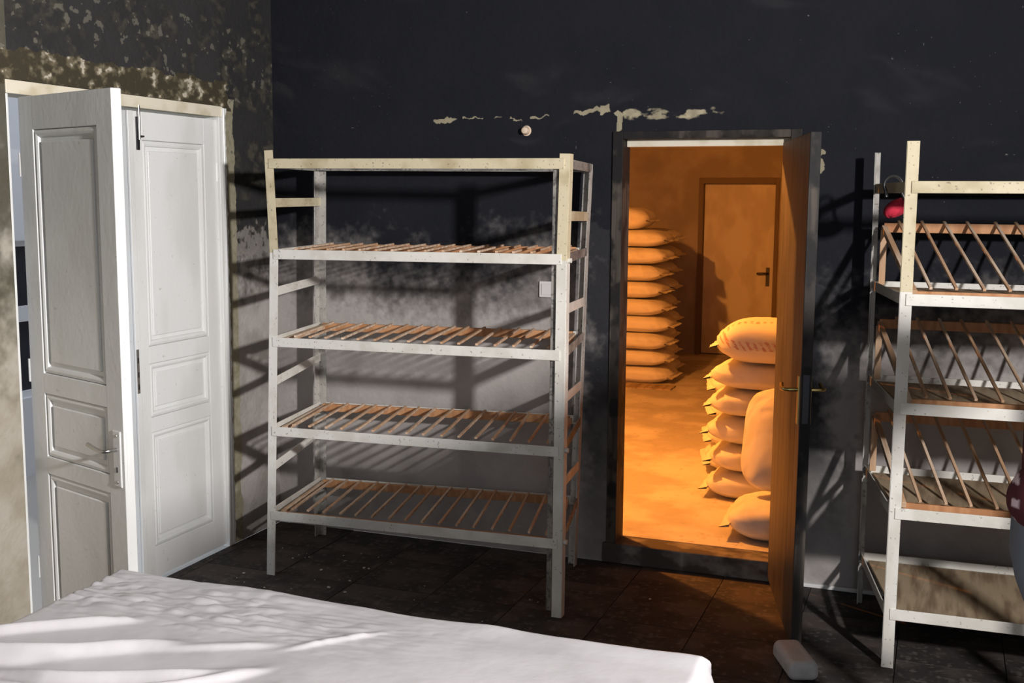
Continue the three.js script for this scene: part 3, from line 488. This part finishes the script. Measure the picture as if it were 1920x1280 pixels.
// ---------------------------------------------------------------- stone propping the storeroom door
{ const g = new RoundedBoxGeometry(0.115, 0.075, 0.25, 5, 0.028), p = g.attributes.position;
  for (let i = 0; i < p.count; i++) { const x = p.getX(i), y = p.getY(i), z = p.getZ(i), n = fbm(x * 22 + 5, z * 22 + y * 15, 3) - 0.5; p.setXYZ(i, x * (1 + 0.12 * n) * (1 - 0.5 * Math.max(0, -z)), y * (1 + 0.10 * n), z * (1 + 0.05 * n)); }
  g.computeVertexNormals(); g.translate(0, 0.0375, 0);
  const s = mesh('stone_block', boxUV(g), mat({ map: colorTex(256, 256, 0.4, 0.4, (x, y) => mix3([0.62, 0.60, 0.59], [0.44, 0.42, 0.41], fbm(x * 30, y * 30, 4))), bumpMap: roughTex, bumpScale: 0.004, roughness: 0.85 }));
  s.position.set(2.90, 0, 0.985); s.rotation.y = 0.42; tag(s, 'rounded grey stone block lying at the foot of the open storeroom door', 'stone'); }

// crumbs of plaster on the floor
{ const gs = []; for (let i = 0; i < 46; i++) { const near = rnd() < 0.75; const x = near ? 0.25 + rnd() * 0.65 : 0.2 + rnd() * 2.4, z = near ? 0.35 + rnd() * 0.75 : 0.2 + rnd() * 1.1, r = 0.003 + 0.008 * rnd() * rnd(); if ([[0.43, 0.78], [1.89, 0.80], [0.34, 0.15], [1.73, 0.12]].some(([a, b]) => Math.hypot(x - a, z - b) < 0.09)) continue; const g = new THREE.IcosahedronGeometry(r, 0); g.scale(1, 0.5, 0.8); g.rotateY(rnd() * 6); g.translate(x, r * 0.42, z); gs.push(boxUV(g)); }
  const o = mesh('plaster_crumbs', gs, mat({ rgb: [0.62, 0.58, 0.50], roughness: 0.9 })); o.userData.kind = 'stuff'; tag(o, 'white plaster crumbs scattered on the dark floor', 'crumbs'); }

// ---------------------------------------------------------------- person at the edge of the room
function sdfGeo(f, c, h, res) {
  const mc = new MarchingCubes(res, new THREE.MeshBasicMaterial(), false, false, 400000); mc.isolation = 0;
  const half = res / 2; for (let k = 0; k < res; k++) for (let j = 0; j < res; j++) for (let i = 0; i < res; i++) mc.field[i + j * res + k * res * res] = -f(c.x + (i - half) / half * h, c.y + (j - half) / half * h, c.z + (k - half) / half * h);
  mc.update(); const n = mc.count ?? mc.geometry.drawRange.count; const pos = new Float32Array(n * 3);
  for (let i = 0; i < n; i++) { pos[3 * i] = c.x + mc.positionArray[3 * i] * h; pos[3 * i + 1] = c.y + mc.positionArray[3 * i + 1] * h; pos[3 * i + 2] = c.z + mc.positionArray[3 * i + 2] * h; }
  let g = new THREE.BufferGeometry(); g.setAttribute('position', new THREE.BufferAttribute(pos, 3)); g = mergeVertices(g, 1e-5); g.computeVertexNormals(); return g;
}
const cap = (a, b, ra, rb) => (x, y, z) => { const vx = b[0] - a[0], vy = b[1] - a[1], vz = b[2] - a[2], wx = x - a[0], wy = y - a[1], wz = z - a[2]; const t = Math.min(1, Math.max(0, (wx * vx + wy * vy + wz * vz) / (vx * vx + vy * vy + vz * vz))); return Math.hypot(wx - t * vx, wy - t * vy, wz - t * vz) - lerp(ra, rb, t); };
const smin = (a, b, k) => { const h = Math.max(0, k - Math.abs(a - b)) / k; return Math.min(a, b) - h * h * k * 0.25; };
const join = (list, k) => (x, y, z) => { let d = 9; for (const f of list) d = smin(d, f(x, y, z), k); return d; };
const grow = (f, r) => (x, y, z) => f(x, y, z) - r;
{ // local frame: stands at the origin, faces +x; nearer arm at +z
  const P = thing('person', 'person in a maroon patterned jumper and grey-blue trousers, elbow bent, beside the rack', 'person', [3.69, 0, 2.28]);
  const torso = [cap([0, 0.94, 0.06], [0.0, 1.30, 0.09], 0.115, 0.115), cap([0, 0.94, -0.06], [0.0, 1.30, -0.09], 0.115, 0.115), cap([0, 1.32, 0.13], [0, 1.32, -0.13], 0.085, 0.085)];
  const armN = [cap([0, 1.33, 0.185], [-0.105, 1.115, 0.21], 0.056, 0.046), cap([-0.105, 1.115, 0.21], [0.10, 1.06, 0.17], 0.045, 0.034)];
  const armF = [cap([0, 1.33, -0.185], [-0.02, 1.05, -0.22], 0.056, 0.046), cap([-0.02, 1.05, -0.22], [0.19, 0.95, -0.16], 0.045, 0.034)];
  const legs = [cap([0, 0.90, 0.09], [0.01, 0.48, 0.10], 0.088, 0.058), cap([0.01, 0.48, 0.10], [-0.02, 0.08, 0.10], 0.056, 0.038), cap([0, 0.90, -0.09], [0.01, 0.48, -0.10], 0.088, 0.058), cap([0.01, 0.48, -0.10], [-0.02, 0.08, -0.10], 0.056, 0.038)];
  const neck = [cap([0, 1.38, 0], [0.015, 1.48, 0], 0.052, 0.048)];
  const headF = (x, y, z) => { const e = Math.hypot((x - 0.02) / 0.096, (y - 1.56) / 0.118, z / 0.077) - 1; const j = cap([0.055, 1.485, 0.02], [0.055, 1.485, -0.02], 0.035, 0.035)(x, y, z); let d = smin(e * 0.08, j, 0.04); d = smin(d, cap([0.112, 1.562, 0], [0.132, 1.53, 0], 0.010, 0.014)(x, y, z), 0.015); d = smin(d, cap([0.01, 1.53, 0.078], [0.0, 1.565, 0.082], 0.010, 0.016)(x, y, z), 0.008); d = smin(d, cap([0.01, 1.53, -0.078], [0.0, 1.565, -0.082], 0.010, 0.016)(x, y, z), 0.008); const m = cap([0.112, 1.50, 0.018], [0.112, 1.50, -0.018], 0.009, 0.009)(x, y, z); d = smin(d, m, 0.008); for (const s of [-1, 1]) d = Math.max(d, -(Math.hypot(x - 0.118, y - 1.568, z - s * 0.032) - 0.015)); return d; };
  const foot = [cap([-0.04, 0.045, 0.10], [0.14, 0.03, 0.11], 0.042, 0.030), cap([-0.04, 0.045, -0.10], [0.14, 0.03, -0.11], 0.042, 0.030)];
  const hand = (w, dx, dy, s) => { const fl = [0.070, 0.080, 0.074, 0.058]; const L = [cap(w, [w[0] + 0.06, w[1] + dy * 0.06, w[2]], 0.026, 0.030)]; fl.forEach((l, i) => { const oz = (i - 1.5) * 0.019, b = [w[0] + 0.075, w[1] + dy * 0.07, w[2] + oz], m = [b[0] + l * 0.55, b[1] - 0.012, b[2]]; L.push(cap(b, m, 0.0085, 0.008), cap(m, [m[0] + l * 0.35, m[1] - 0.03, m[2]], 0.008, 0.007)); }); L.push(cap([w[0] + 0.02, w[1], w[2] - s * 0.024], [w[0] + 0.06, w[1] - 0.005, w[2] - s * 0.055], 0.0105, 0.009), cap([w[0] + 0.06, w[1] - 0.005, w[2] - s * 0.055], [w[0] + 0.088, w[1] - 0.012, w[2] - s * 0.058], 0.009, 0.008)); return L; };
  const bodyF = join([...torso, ...armN, ...armF, ...legs, ...neck, ...foot], 0.05);
  const headG = sdfGeo(join([headF, ...neck], 0.02), V(0.02, 1.54, 0), 0.19, 90);
  const hN = sdfGeo(join([cap([0.06, 1.06, 0.175], [0.10, 1.06, 0.17], 0.032, 0.028), ...hand([0.10, 1.06, 0.17], 1, 0, 1)], 0.008), V(0.17, 1.05, 0.16), 0.14, 84);
  const hF = sdfGeo(join([cap([0.15, 0.97, -0.17], [0.19, 0.95, -0.16], 0.032, 0.028), ...hand([0.19, 0.95, -0.16], 1, -0.3, -1)], 0.008), V(0.26, 0.93, -0.15), 0.14, 84);
  const body = sdfGeo(bodyF, V(0.02, 0.72, 0), 0.76, 120);
  const skin = mat({ rgb: [0.55, 0.34, 0.25], roughness: 0.55 });
  mesh('body', merge([body, headG, hN, hF].map(boxUV0)), skin, P);
  const cut = (f, a, b) => (x, y, z) => Math.max(f(x, y, z), a - y, y - b);
  const sw = grow(join([...torso, ...armN.slice(0, 1), ...armF.slice(0, 1), cap([-0.105, 1.115, 0.21], [0.085, 1.06, 0.172], 0.046, 0.037), cap([-0.02, 1.05, -0.22], [0.175, 0.957, -0.164], 0.046, 0.037)], 0.05), 0.012);
  const sg = sdfGeo(cut(sw, 1.0, 1.43), V(0, 1.15, 0), 0.34, 110);
  const cp = sg.attributes.position, col = new Float32Array(cp.count * 3);
  for (let i = 0; i < cp.count; i++) { const x = cp.getX(i), y = cp.getY(i), z = cp.getZ(i); const a = ((x + 0.517) / 0.042) % 1, b = ((y + 0.012) / 0.050) % 1; const spot = Math.abs(a - 0.5) < 0.16 && Math.abs(b - 0.5) < 0.16; const c = spot ? [0.80, 0.62, 0.66] : [0.085, 0.012, 0.02]; col.set(c, 3 * i); }
  sg.setAttribute('color', new THREE.BufferAttribute(col, 3)); boxUV0(sg);
  { const o = new THREE.Mesh(sg, mat({ vertexColors: true, roughness: 0.85 })); o.name = 'jumper'; o.castShadow = o.receiveShadow = true; o.userData.label = 'maroon jumper with pale square spots'; P.add(o); }
  const tr = grow(join([...legs, cap([0, 0.94, 0.065], [0, 1.05, 0.08], 0.122, 0.122), cap([0, 0.94, -0.065], [0, 1.05, -0.08], 0.122, 0.122)], 0.05), 0.022);
  mesh('trousers', boxUV0(sdfGeo(cut(tr, 0.07, 1.045), V(0, 0.56, 0), 0.52, 96)), mat({ rgb: [0.19, 0.225, 0.28], roughness: 0.85 }), P, 'grey-blue trousers');
  mesh('shoes', boxUV0(sdfGeo(cut(grow(join(foot, 0.02), 0.01), 0.0, 0.10), V(0.05, 0.06, 0), 0.22, 70)), mat({ rgb: [0.02, 0.02, 0.022], roughness: 0.5 }), P, 'dark shoes');
  const hair = (x, y, z) => Math.max(Math.hypot((x - 0.008) / 0.104, (y - 1.575) / 0.122, z / 0.086) * 0.085 - 0.085, 0.5 * (x - 0.05) - (y - 1.60) * 0.55);
  mesh('hair', boxUV0(sdfGeo(hair, V(0.0, 1.57, 0), 0.17, 64)), mat({ rgb: [0.025, 0.018, 0.013], roughness: 0.6 }), P, 'dark hair');
}
scene.traverse((o) => { if (o.isMesh) { o.castShadow = true; o.receiveShadow = true; } });
renderer.render(scene, camera);
